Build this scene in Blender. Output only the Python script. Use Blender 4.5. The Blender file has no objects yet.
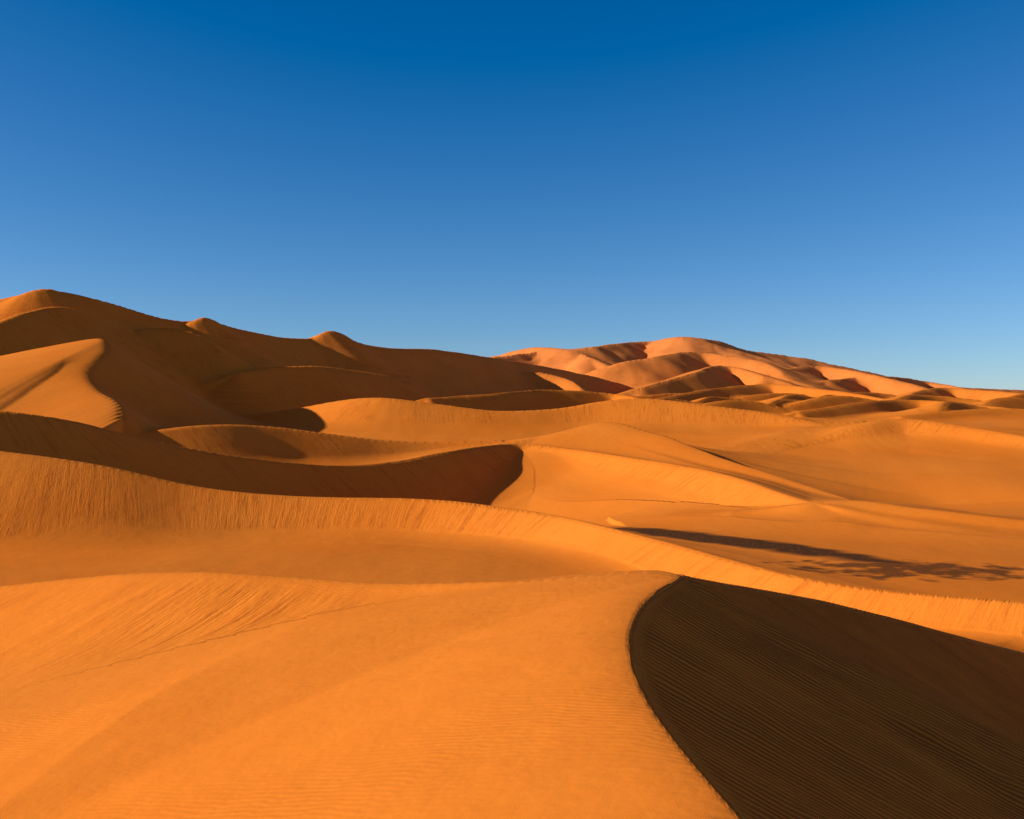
import bpy, math, time
import numpy as np
from mathutils import Vector
t0=time.time()
H=40.0
F=1024.0
# dune crests as image pixels (x, y) and estimated distance from the viewpoint -> world metres
def P(b,e,d):
    return ((b-512)/F*d, d, H-(e-409.5)/F*d)
R=[]
def ridge(name,pts,lee=.62,st=.2,rr=4.,side=1,k=None,cap=0.,world=False):
    pts=np.array(pts if world else [P(*p) for p in pts])
    R.append(dict(name=name,p=pts,lee=lee,st=st,rr=rr,side=side,k=k,cap=cap))
ridge('A_s',[(1500,1500,4.2),(850,960,7),(740,819,10.3),(680,750,12.6),(640,690,15.8),(627,640,19),(640,604,23),(680,575,29)],lee=.52,st=.32,rr=1.5)
ridge('A_r',[(680,575,29),(760,590,36),(900,622,48),(1024,655,60),(1200,700,75)],lee=.62,st=.3,rr=2.,k=4)
ridge('A_top',[(-300,640,50),(-100,600,45),(0,587,42),(100,577,40),(200,573,38),(300,578,36),(400,585,34),(500,584,32),(600,580,30),(680,576,29)],lee=.36,st=.4,rr=1.0,k=4,cap=.6)
ridge('B',[(-300,440,160),(-80,443,154),(0,450,152),(80,462,152),(200,487,152),(330,497,152),(430,500,150),(520,510,142),(620,530,123),(700,551,104),(800,577,88),(900,592,80),(1024,602,74),(1200,620,68)],lee=.60,st=.45,rr=2)
ridge('C',[(-200,395,165),(0,411,180),(60,419,186),(130,435,197),(200,450,210),(270,460,222),(340,465,236),(400,461,252),(450,452,270),(490,446,290),(522,444,303),(560,447,294),(620,456,265),(680,466,236),(740,480,205),(815,504,172)],lee=.64,st=.25,rr=3)
ridge('E',[(815,504,172),(850,500,172),(900,507,165),(960,514,158),(1024,521,152),(1150,532,145)],lee=.25,st=.2,rr=4)
ridge('D',[(500,443,310),(540,437,318),(605,422,325),(650,432,305),(700,450,270),(760,470,232),(850,498,190)],lee=.64,st=.25,rr=3,side=-1)
ridge('F',[(690,466,290),(760,461,310),(820,441,340),(870,423,350),(900,418,355),(950,425,340),(1024,437,315),(1150,460,280)],lee=.50,st=.25,rr=6)
ridge('G',[(130,433,270),(200,425,285),(260,426,300),(330,434,310),(420,442,320),(500,440,325)],lee=.5,st=.2,rr=3)
ridge('H',[(200,420,425),(240,416,420),(300,408,412),(340,400,408),(380,398,402),(430,403,400),(500,411,398),(560,408,405),(640,398,410),(700,405,400),(760,412,390),(825,425,372)],lee=.5,st=.2,rr=3)
ridge('I',[(-60,385,440),(30,362,430),(70,350,420),(100,338,400),(107,350,375),(88,372,340),(100,392,310),(122,405,290),(124,418,275)],lee=.62,st=.25,rr=4,side=-1)
ridge('K',[(-300,340,420),(-100,310,500),(0,300,550),(45,290,560),(90,297,590),(190,322,650),(205,319,665),(225,325,680),(325,336,770),(335,332,785),(350,339,800),(440,350,910),(520,362,1050),(600,378,1200),(650,392,1300)],lee=.66,st=.3,rr=4)
ridge('K0',[(22,295,550),(45,287,560),(68,293,574)],lee=.66,st=.6,rr=2,k=3)
ridge('K2',[(192,323,640),(205,315,652),(222,327,664)],lee=.66,st=.6,rr=2,k=3)
ridge('K3',[(318,337,758),(335,328,775),(352,342,790)],lee=.66,st=.6,rr=2,k=3)
ridge('L',[(-40,335,450),(0,322,482),(30,311,510),(60,306,534),(85,312,548),(101,322,556)],lee=.64,st=.6,rr=2,k=3)
ridge('M',[(105,340,560),(130,332,575),(160,327,590),(190,331,596),(214,347,586)],lee=.62,st=.6,rr=2,k=3)
ridge('Q',[(240,372,560),(290,366,600),(340,368,640),(390,376,680)],lee=.62,st=.5,rr=3,k=5)
ridge('N1',[(300,380,1900),(400,370,1900),(490,357,1900),(530,347,1800),(570,349,1700),(620,343,1800),(650,341,1900),(685,336,1800),(720,341,1850),(745,350,1950),(800,357,2000),(850,368,2000),(940,385,2200),(1024,390,2400),(1150,394,2500),(1400,390,2500)],lee=.55,st=.3,rr=15,k=14)
ridge('N1b',[(495,357,1650),(560,350,1780),(590,358,1600)],lee=.6,st=.45,rr=10,k=10)
ridge('N2',[(560,385,1350),(610,366,1350),(660,356,1400),(700,352,1500),(740,357,1450),(790,380,1250)],lee=.55,st=.35,rr=10,k=10)
ridge('N3',[(720,392,1200),(780,372,1350),(820,366,1500),(860,372,1400),(930,390,1250)],lee=.6,st=.35,rr=10,k=10)
ridge('N4',[(640,388,1050),(690,374,1150),(730,366,1300),(765,376,1220)],lee=.6,st=.35,rr=8,k=8)
ridge('N5',[(830,380,1300),(880,376,1500),(930,382,1750),(985,392,1600)],lee=.6,st=.35,rr=8,k=8)
ridge('O1',[(480,381,960),(505,373,995),(530,371,1010),(560,376,990),(582,388,940)],lee=.58,st=.6,rr=3,k=5)
ridge('O5',[(430,398,470),(500,393,520),(560,390,580),(610,393,600),(650,402,560)],lee=.58,st=.35,rr=3,k=5)
ridge('O2',[(640,402,560),(720,388,700),(770,384,760),(830,390,700),(900,402,600)],lee=.55,st=.3,rr=5,k=6)
ridge('O3',[(840,402,600),(900,397,700),(960,388,850),(1010,392,800),(1100,402,700)],lee=.55,st=.3,rr=5,k=6)
ridge('O4',[(800,412,460),(850,404,500),(920,400,560),(990,406,520),(1060,416,480)],lee=.55,st=.3,rr=5,k=6)
ridge('O6',[(900,416,440),(960,410,455),(1024,409,465),(1100,414,460)],lee=.5,st=.25,rr=5,k=6)
rr_=np.random.RandomState(21)
for i in range(24):
    y=480*(1.95)**(i/23)*(1+rr_.uniform(-.04,.04)); x=y*rr_.uniform(.04,.62)
    L=y*rr_.uniform(.05,.09); a=math.radians(rr_.uniform(38,75)); z=H+np.interp(y,[480,700,1000],[3.5,10,17])+rr_.uniform(-1,1)
    ca,sa=math.cos(a),math.sin(a); be=rr_.uniform(.3,.7)*L
    pts=[(x-ca*L*1.1,y-sa*L*1.1,z-5),(x-ca*L*.5,y-sa*L*.5,z-1),(x,y,z+1.2),(x+ca*L*.6+be*.4,y+sa*L*.45,z),(x+ca*L*.6+be*1.4,y+sa*L*.2,z-5)]
    ridge('S%d'%i,pts,lee=.6,st=.28,rr=4,k=5,cap=.1,world=True)

def catmull(p,step):
    out=[];n=len(p)
    def tan(a,b,c):
        la=max(np.linalg.norm(b-a),1e-6);lb=max(np.linalg.norm(c-b),1e-6)
        return ((b-a)/la*lb+(c-b)/lb*la)/(la+lb)
    for i in range(n-1):
        p0=p[max(i-1,0)];p1=p[i];p2=p[i+1];p3=p[min(i+2,n-1)]
        L=np.linalg.norm(p2-p1); m=max(3,int(L/step))
        t=np.linspace(0,1,m,endpoint=False)[:,None]
        m1=tan(p0,p1,p2)*L if i>0 else (p2-p1)
        m2=tan(p1,p2,p3)*L if i<n-2 else (p2-p1)
        out.append((2*t**3-3*t**2+1)*p1+(t**3-2*t**2+t)*m1+(-2*t**3+3*t**2)*p2+(t**3-t**2)*m2)
    out.append(p[-1:])
    c=np.concatenate(out)
    for _ in range(3): c[1:-1]=(c[:-2]+2*c[1:-1]+c[2:])/4
    return c
rng=np.random.RandomState(7)
_perm=rng.permutation(256); _g=rng.rand(256)*2*math.pi; _gx=np.cos(_g).astype('f4');_gy=np.sin(_g).astype('f4')
def perlin(x,y):
    xi=np.floor(x).astype(int);yi=np.floor(y).astype(int)
    xf=(x-xi);yf=(y-yi)
    u=xf**3*(xf*(xf*6-15)+10);v=yf**3*(yf*(yf*6-15)+10)
    def g(ix,iy,dx,dy):
        h=_perm[(_perm[ix&255]+iy)&255]
        return _gx[h]*dx+_gy[h]*dy
    a=g(xi,yi,xf,yf);b=g(xi+1,yi,xf-1,yf);c=g(xi,yi+1,xf,yf-1);d=g(xi+1,yi+1,xf-1,yf-1)
    return ((a+(b-a)*u)*(1-v)+(c+(d-c)*u)*v).astype('f4')

NC=1100
ys=np.concatenate([np.linspace(-40,2.5,50,endpoint=False),np.geomspace(3,60,400,endpoint=False),np.geomspace(60,1000,1100,endpoint=False),np.geomspace(1000,4000,330),np.geomspace(4300,20000,12)])
s=np.linspace(-1,1,NC)
u=.5*s+.5*s**3
wid=np.where(ys>0,ys,0)*.95+28
X=(u[None,:]*wid[:,None]).astype('f4'); Y=np.repeat(ys[:,None],NC,1).astype('f4')
nr=len(ys)
D=np.sqrt(X*X+Y*Y)
bd=[-50,0,20,45,70,90,120,160,200,260,300,380,500,700,1000,1500,2500,20000]
bz=[-9,-9,-10,-14,-17,-17.3,-17.5,-18.5,-20,-20,-17,-9,-4,-2,0,0,0,-20]
Z=H+np.interp(D,bd,bz).astype('f4')
Z-= np.clip((X)/8,0,1)*18*np.clip((72-D)/25,0,1)
Z-=14*np.exp(-((X+15)/37)**2-((Y-234)/44)**2)
Z-=3*np.exp(-((X-88)/26)**2-((Y-235)/38)**2)
w=np.clip((D-330)/500,0,1)
n1=perlin(X/110+3.1,Y/150+7.7);n2=perlin(X/47+13.1,Y/60+1.7)
rd=(1-np.sqrt(n1*n1+.002)*2.2)
Z+=w*(rd*9-6+n2*3)
far=np.clip((D-900)/800,0,1)
n3=perlin(X/330+1.3,Y/420+5.2)
Z+=far*((1-np.sqrt(n3*n3+.001)*2.2)*22-12)
U=np.zeros_like(Z);RR=np.full_like(Z,1e3);LE=np.zeros_like(Z);ID=np.zeros_like(Z)
eps_all=np.maximum(.03,.0022*D)
jx=perlin(X/40,Y/40)*np.clip((D-150)/500,0,3)*3
jy=perlin(X/40+50,Y/40+50)*np.clip((D-150)/500,0,3)*3
XW=X+jx;YW=Y+jy
for ri,r in enumerate(R):
    dm=np.median(r['p'][:,1])
    c=catmull(r['p'],max(.5,dm*.009)).astype('f4')
    seg=c[1:]-c[:-1]
    L2=seg[:,0]**2+seg[:,1]**2+1e-9; Ls=np.sqrt(L2)
    arc=np.concatenate([[0],np.cumsum(Ls)])
    tn=seg[:,:2]/Ls[:,None]
    tv=np.concatenate([tn[:1],(tn[1:]+tn[:-1])/2,tn[-1:]]);tv/=np.linalg.norm(tv,axis=1)[:,None]
    nv_=np.stack([tv[:,1],-tv[:,0]],1)*r['side']
    hgt=c[:,2].max()-(H-20 if dm<450 else H-10)
    rad=hgt/min(r['st'],r['lee'])+2*r['rr']
    i0=np.searchsorted(ys,c[:,1].min()-rad);i1=np.searchsorted(ys,c[:,1].max()+rad)
    k0=r['k'] or float(np.clip(.03*dm,.5,30))
    lee,st,r0=map(float,(r['lee'],r['st'],r['rr']))
    cl=c.tolist();sl=seg.tolist();nl=nv_.tolist();al=arc.tolist();ll=L2.tolist()
    sg=np.clip(seg[:,2]/Ls,-.7*lee,.7*lee); sh=(sg/np.sqrt(lee*lee-sg*sg)/Ls).tolist()
    for a in range(i0,i1,60):
        b=min(a+60,i1)
        x=XW[a:b];y=YW[a:b]
        m=(x>c[:,0].min()-rad)&(x<c[:,0].max()+rad)
        if not m.any(): continue
        xs=x[m];yy=y[m];ee=eps_all[a:b][m]**2;eh=eps_all[a:b][m]*.5
        best=np.full(xs.shape,-1e9,'f4');bu=np.zeros_like(best);br=np.zeros_like(best);bl=np.zeros_like(best)
        for k in range(len(sl)):
            cx,cy,cz=cl[k];sx,sy,sz=sl[k]
            dx=xs-cx;dy=yy-cy
            perp=(dx*sy-dy*sx)*(r['side']/math.sqrt(ll[k]))
            tu=(dx*sx+dy*sy)/ll[k]+sh[k]*np.maximum(perp,0)
            t=np.clip(tu,0,1)
            dx-=t*sx;dy-=t*sy
            r2=dx*dx+dy*dy+1e-8
            rr=np.sqrt(r2)
            nx=nl[k][0]+t*(nl[k+1][0]-nl[k][0]);ny=nl[k][1]+t*(nl[k+1][1]-nl[k][1])
            f=np.clip((dx*nx+dy*ny)/rr*2.2222+1,0,1);f=f*f*(3-2*f)
            re=np.sqrt(r2+ee)-eh
            z=cz+t*sz-(f*lee*re+(1-f)*st*r2/(rr+r0))
            if r['cap']: z-=r['cap']*math.sqrt(sl[-1][0]**2+sl[-1][1]**2)*np.maximum(((xs-cl[-1][0])*sl[-1][0]+(yy-cl[-1][1])*sl[-1][1])/ll[-1],0)
            q=z>best
            best=np.where(q,z,best)
            bu=np.where(q,al[k]+t*(al[k+1]-al[k]),bu)
            br=np.where(q,rr,br);bl=np.where(q,f,bl)
        zz=Z[a:b];old=zz[m];ro=RR[a:b][m]
        kk=np.minimum(k0,.35*np.minimum(ro,br)+.02)
        h=np.maximum(kk-np.abs(old-best),0)/kk
        zz[m]=np.maximum(old,best)+h*h*kk*.25
        win=best>old
        for arr,v in((U,bu),(RR,br),(LE,bl),(ID,np.full_like(bu,ri+1))):
            s_=arr[a:b];s_[m]=np.where(win,v,s_[m])
Z+=perlin(X/9,Y/13)*.10*np.clip(D/30,.4,1)+perlin(X/28+9,Y/35)*.35*np.clip((D-40)/100,0,1.5)
Z+=perlin(X/2.3+4,Y/3.1)*.02
print('height',time.time()-t0,Z.dtype)
gy=np.gradient(Z,axis=0)/np.gradient(Y,axis=0);
gx=np.gradient(Z,axis=1)/np.gradient(X,axis=1)
slope=np.sqrt(gx*gx+gy*gy)
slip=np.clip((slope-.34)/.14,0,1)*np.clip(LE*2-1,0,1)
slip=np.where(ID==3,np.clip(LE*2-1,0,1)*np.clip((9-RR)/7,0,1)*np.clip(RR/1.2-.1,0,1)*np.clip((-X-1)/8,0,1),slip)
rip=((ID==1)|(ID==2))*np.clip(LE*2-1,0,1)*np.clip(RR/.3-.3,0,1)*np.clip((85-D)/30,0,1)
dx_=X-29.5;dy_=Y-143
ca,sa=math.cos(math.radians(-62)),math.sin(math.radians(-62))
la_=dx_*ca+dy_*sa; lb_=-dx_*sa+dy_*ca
e=(la_/33)**2+(lb_/4.6)**2  # long diagonal strip: cast shadow in the hollow, painted as dark ground
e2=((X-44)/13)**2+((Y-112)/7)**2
gravel_shade=np.maximum(np.clip(1.6-e+perlin(X/4,Y/4)*.7,0,1),np.clip(1.3-e2+perlin(X/3,Y/3)*1.8+perlin(X/1.2,Y/1.2),0,1)*.85)  # painted shadow strip, joined with the real gravel patch

me=bpy.data.meshes.new('sand_dunes')
nv=nr*NC
co=np.stack([X,Y,Z],-1).reshape(-1,3).astype('f4')
idx=np.arange(nv).reshape(nr,NC)
q=np.stack([idx[:-1,:-1],idx[:-1,1:],idx[1:,1:],idx[1:,:-1]],-1).reshape(-1,4).astype('i4')
me.vertices.add(nv);me.vertices.foreach_set('co',co.ravel())
me.loops.add(q.size);me.loops.foreach_set('vertex_index',q.ravel())
me.polygons.add(len(q));me.polygons.foreach_set('loop_start',np.arange(len(q),dtype='i4')*4)
me.polygons.foreach_set('loop_total',np.full(len(q),4,'i4'))
me.polygons.foreach_set('use_smooth',np.ones(len(q),bool))
me.update()
for nm,a in(('along',U),('down',RR),('slip',slip),('gravel_shade',gravel_shade),('ripple',rip)):
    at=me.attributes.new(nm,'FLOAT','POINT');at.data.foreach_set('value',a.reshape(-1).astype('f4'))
ob=bpy.data.objects.new('sand_dunes',me);bpy.context.collection.objects.link(ob)

mat=bpy.data.materials.new('sand');mat.use_nodes=True;nt=mat.node_tree;N=nt.nodes;Lk=nt.links
bs=N['Principled BSDF'];bs.inputs['Roughness'].default_value=.95;bs.inputs['Specular IOR Level'].default_value=.02
geo=N.new('ShaderNodeNewGeometry')
def noise(vec,scale,detail=3,rough=.5):
    n=N.new('ShaderNodeTexNoise');n.inputs['Scale'].default_value=scale;n.inputs['Detail'].default_value=detail;n.inputs['Roughness'].default_value=rough
    Lk.new(vec,n.inputs['Vector']);return n.outputs['Fac']
def math_(op,a,b=None,c=None):
    n=N.new('ShaderNodeMath');n.operation=op
    for i,v in enumerate((a,b,c)):
        if v is None: continue
        if isinstance(v,(int,float)): n.inputs[i].default_value=v
        else: Lk.new(v,n.inputs[i])
    return n.outputs[0]
def mix(f,a,b):
    n=N.new('ShaderNodeMix');n.data_type='RGBA'
    for k,v in((0,f),(6,a),(7,b)):
        if isinstance(v,(int,float,tuple)): n.inputs[k].default_value=v
        else: Lk.new(v,n.inputs[k])
    return n.outputs[2]
def maprange(v,a,b,c=0,d=1):
    n=N.new('ShaderNodeMapRange');Lk.new(v,n.inputs[0])
    for i,x in enumerate((a,b,c,d)): n.inputs[i+1].default_value=x
    return n.outputs[0]
def attr(nm):
    n=N.new('ShaderNodeAttribute');n.attribute_name=nm;return n.outputs['Fac']
pos=geo.outputs['Position']
sep=N.new('ShaderNodeSeparateXYZ');Lk.new(pos,sep.inputs[0])
big=noise(pos,.03,2);mid=noise(pos,.6,4,.65);gr=noise(pos,45,2,.8)
col=mix(maprange(big,.35,.65),(.98,.27,.030,1),(.97,.245,.023,1))
col=mix(math_('MULTIPLY',maprange(mid,.4,.75),.18),col,(.80,.17,.016,1))
col=mix(maprange(gr,.35,.65,0,.12),col,(.72,.16,.02,1))
col=mix(maprange(sep.outputs[1],600,1900,0,.5),col,(.90,.29,.11,1))  # distance haze painted into the sand colour, pinker and paler far off
comb=N.new('ShaderNodeCombineXYZ');Lk.new(attr('along'),comb.inputs[0]);Lk.new(math_('MULTIPLY',attr('down'),.10),comb.inputs[1])
st1=noise(comb.outputs[0],.8,5,.85)
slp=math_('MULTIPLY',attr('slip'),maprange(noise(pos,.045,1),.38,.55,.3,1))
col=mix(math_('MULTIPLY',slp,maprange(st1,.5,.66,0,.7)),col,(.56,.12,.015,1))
gm=math_('MULTIPLY',attr('gravel_shade'),maprange(noise(pos,2.5,3,.7),.22,.42))
col=mix(gm,col,(.11,.042,.014,1))  # same dark brown for the gravel and the painted shadow strip
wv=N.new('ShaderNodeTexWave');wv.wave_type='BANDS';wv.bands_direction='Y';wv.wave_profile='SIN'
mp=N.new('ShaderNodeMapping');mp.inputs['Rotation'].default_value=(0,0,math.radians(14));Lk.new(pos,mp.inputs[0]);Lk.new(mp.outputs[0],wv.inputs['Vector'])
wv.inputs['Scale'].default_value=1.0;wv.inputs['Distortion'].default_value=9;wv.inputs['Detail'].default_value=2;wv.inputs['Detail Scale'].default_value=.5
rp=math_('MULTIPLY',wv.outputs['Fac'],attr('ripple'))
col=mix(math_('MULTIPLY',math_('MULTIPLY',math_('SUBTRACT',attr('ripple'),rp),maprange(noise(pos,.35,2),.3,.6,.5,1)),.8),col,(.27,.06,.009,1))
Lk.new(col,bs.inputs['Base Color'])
h=math_('MULTIPLY',rp,.10)
h=math_('ADD',h,math_('MULTIPLY',math_('MULTIPLY',st1,slp),.20))
h=math_('ADD',h,math_('MULTIPLY',mid,.06))
h=math_('ADD',h,math_('MULTIPLY',gr,.005))
wv2=N.new('ShaderNodeTexWave');wv2.wave_type='BANDS';wv2.bands_direction='X';mp2=N.new('ShaderNodeMapping');mp2.inputs['Rotation'].default_value=(0,0,math.radians(-50));Lk.new(pos,mp2.inputs[0]);Lk.new(mp2.outputs[0],wv2.inputs['Vector'])
wv2.inputs['Scale'].default_value=2.2;wv2.inputs['Distortion'].default_value=9;wv2.inputs['Detail'].default_value=2;wv2.inputs['Detail Scale'].default_value=.4
h=math_('ADD',h,math_('MULTIPLY',math_('MULTIPLY',wv2.outputs['Fac'],maprange(noise(pos,.12,1),.50,.64)),math_('MULTIPLY',maprange(sep.outputs[1],25,60,1,0),.003)))
bp=N.new('ShaderNodeBump');bp.inputs['Strength'].default_value=.9;bp.inputs['Distance'].default_value=1;Lk.new(h,bp.inputs['Height']);Lk.new(bp.outputs[0],bs.inputs['Normal'])
me.materials.append(mat)

EL=math.radians(19);v=Vector((-1,-.15)).normalized()
Ld=Vector((v.x*math.cos(EL),v.y*math.cos(EL),math.sin(EL)))
su=bpy.data.lights.new('sun','SUN');su.energy=5;su.angle=math.radians(.5);su.color=(1,.97,.86)
so=bpy.data.objects.new('sun',su);so.rotation_euler=Ld.to_track_quat('Z','Y').to_euler();so.location=(-50,-20,90);bpy.context.collection.objects.link(so)
w=bpy.data.worlds.new('World');bpy.context.scene.world=w;w.use_nodes=True
wn=w.node_tree.nodes;wl=w.node_tree.links
sk=wn.new('ShaderNodeTexSky');sk.sky_type='NISHITA';sk.sun_disc=False;sk.sun_elevation=EL;sk.sun_rotation=math.atan2(Ld.x,Ld.y)
sk.altitude=1500;sk.air_density=1;sk.dust_density=.2;sk.ozone_density=4
vm=wn.new('ShaderNodeVectorMath');vm.operation='MULTIPLY_ADD';vm.inputs[1].default_value=(1.02,1.06,1.17);vm.inputs[2].default_value=(-.82,-.5,0)
vx=wn.new('ShaderNodeVectorMath');vx.operation='MAXIMUM';vx.inputs[1].default_value=(0,.1,.2)
wl.new(sk.outputs[0],vm.inputs[0]);wl.new(vm.outputs[0],vx.inputs[0])
tc=wn.new('ShaderNodeTexCoord');sp=wn.new('ShaderNodeSeparateXYZ');wl.new(tc.outputs['Generated'],sp.inputs[0])
mr=wn.new('ShaderNodeMapRange');mr.inputs[1].default_value=.40;mr.inputs[2].default_value=.65;wl.new(sp.outputs[2],mr.inputs[0])
mx=wn.new('ShaderNodeMix');mx.data_type='RGBA';wl.new(mr.outputs[0],mx.inputs[0]);wl.new(vx.outputs[0],mx.inputs[6]);mx.inputs[7].default_value=(.50,.34,.45,1)
wl.new(mx.outputs[2],wn['Background'].inputs[0]);wn['Background'].inputs[1].default_value=.1
cam=bpy.data.cameras.new('camera');cam.lens=36;cam.sensor_width=36;cam.clip_end=30000;cam.clip_start=.1
cob=bpy.data.objects.new('camera',cam);cob.location=(0,0,H);cob.rotation_euler=(math.radians(90),0,0);bpy.context.collection.objects.link(cob)
bpy.context.scene.camera=cob
sc=bpy.context.scene;sc.view_settings.view_transform='Standard';sc.view_settings.look='None';sc.view_settings.exposure=0
print('done',time.time()-t0)
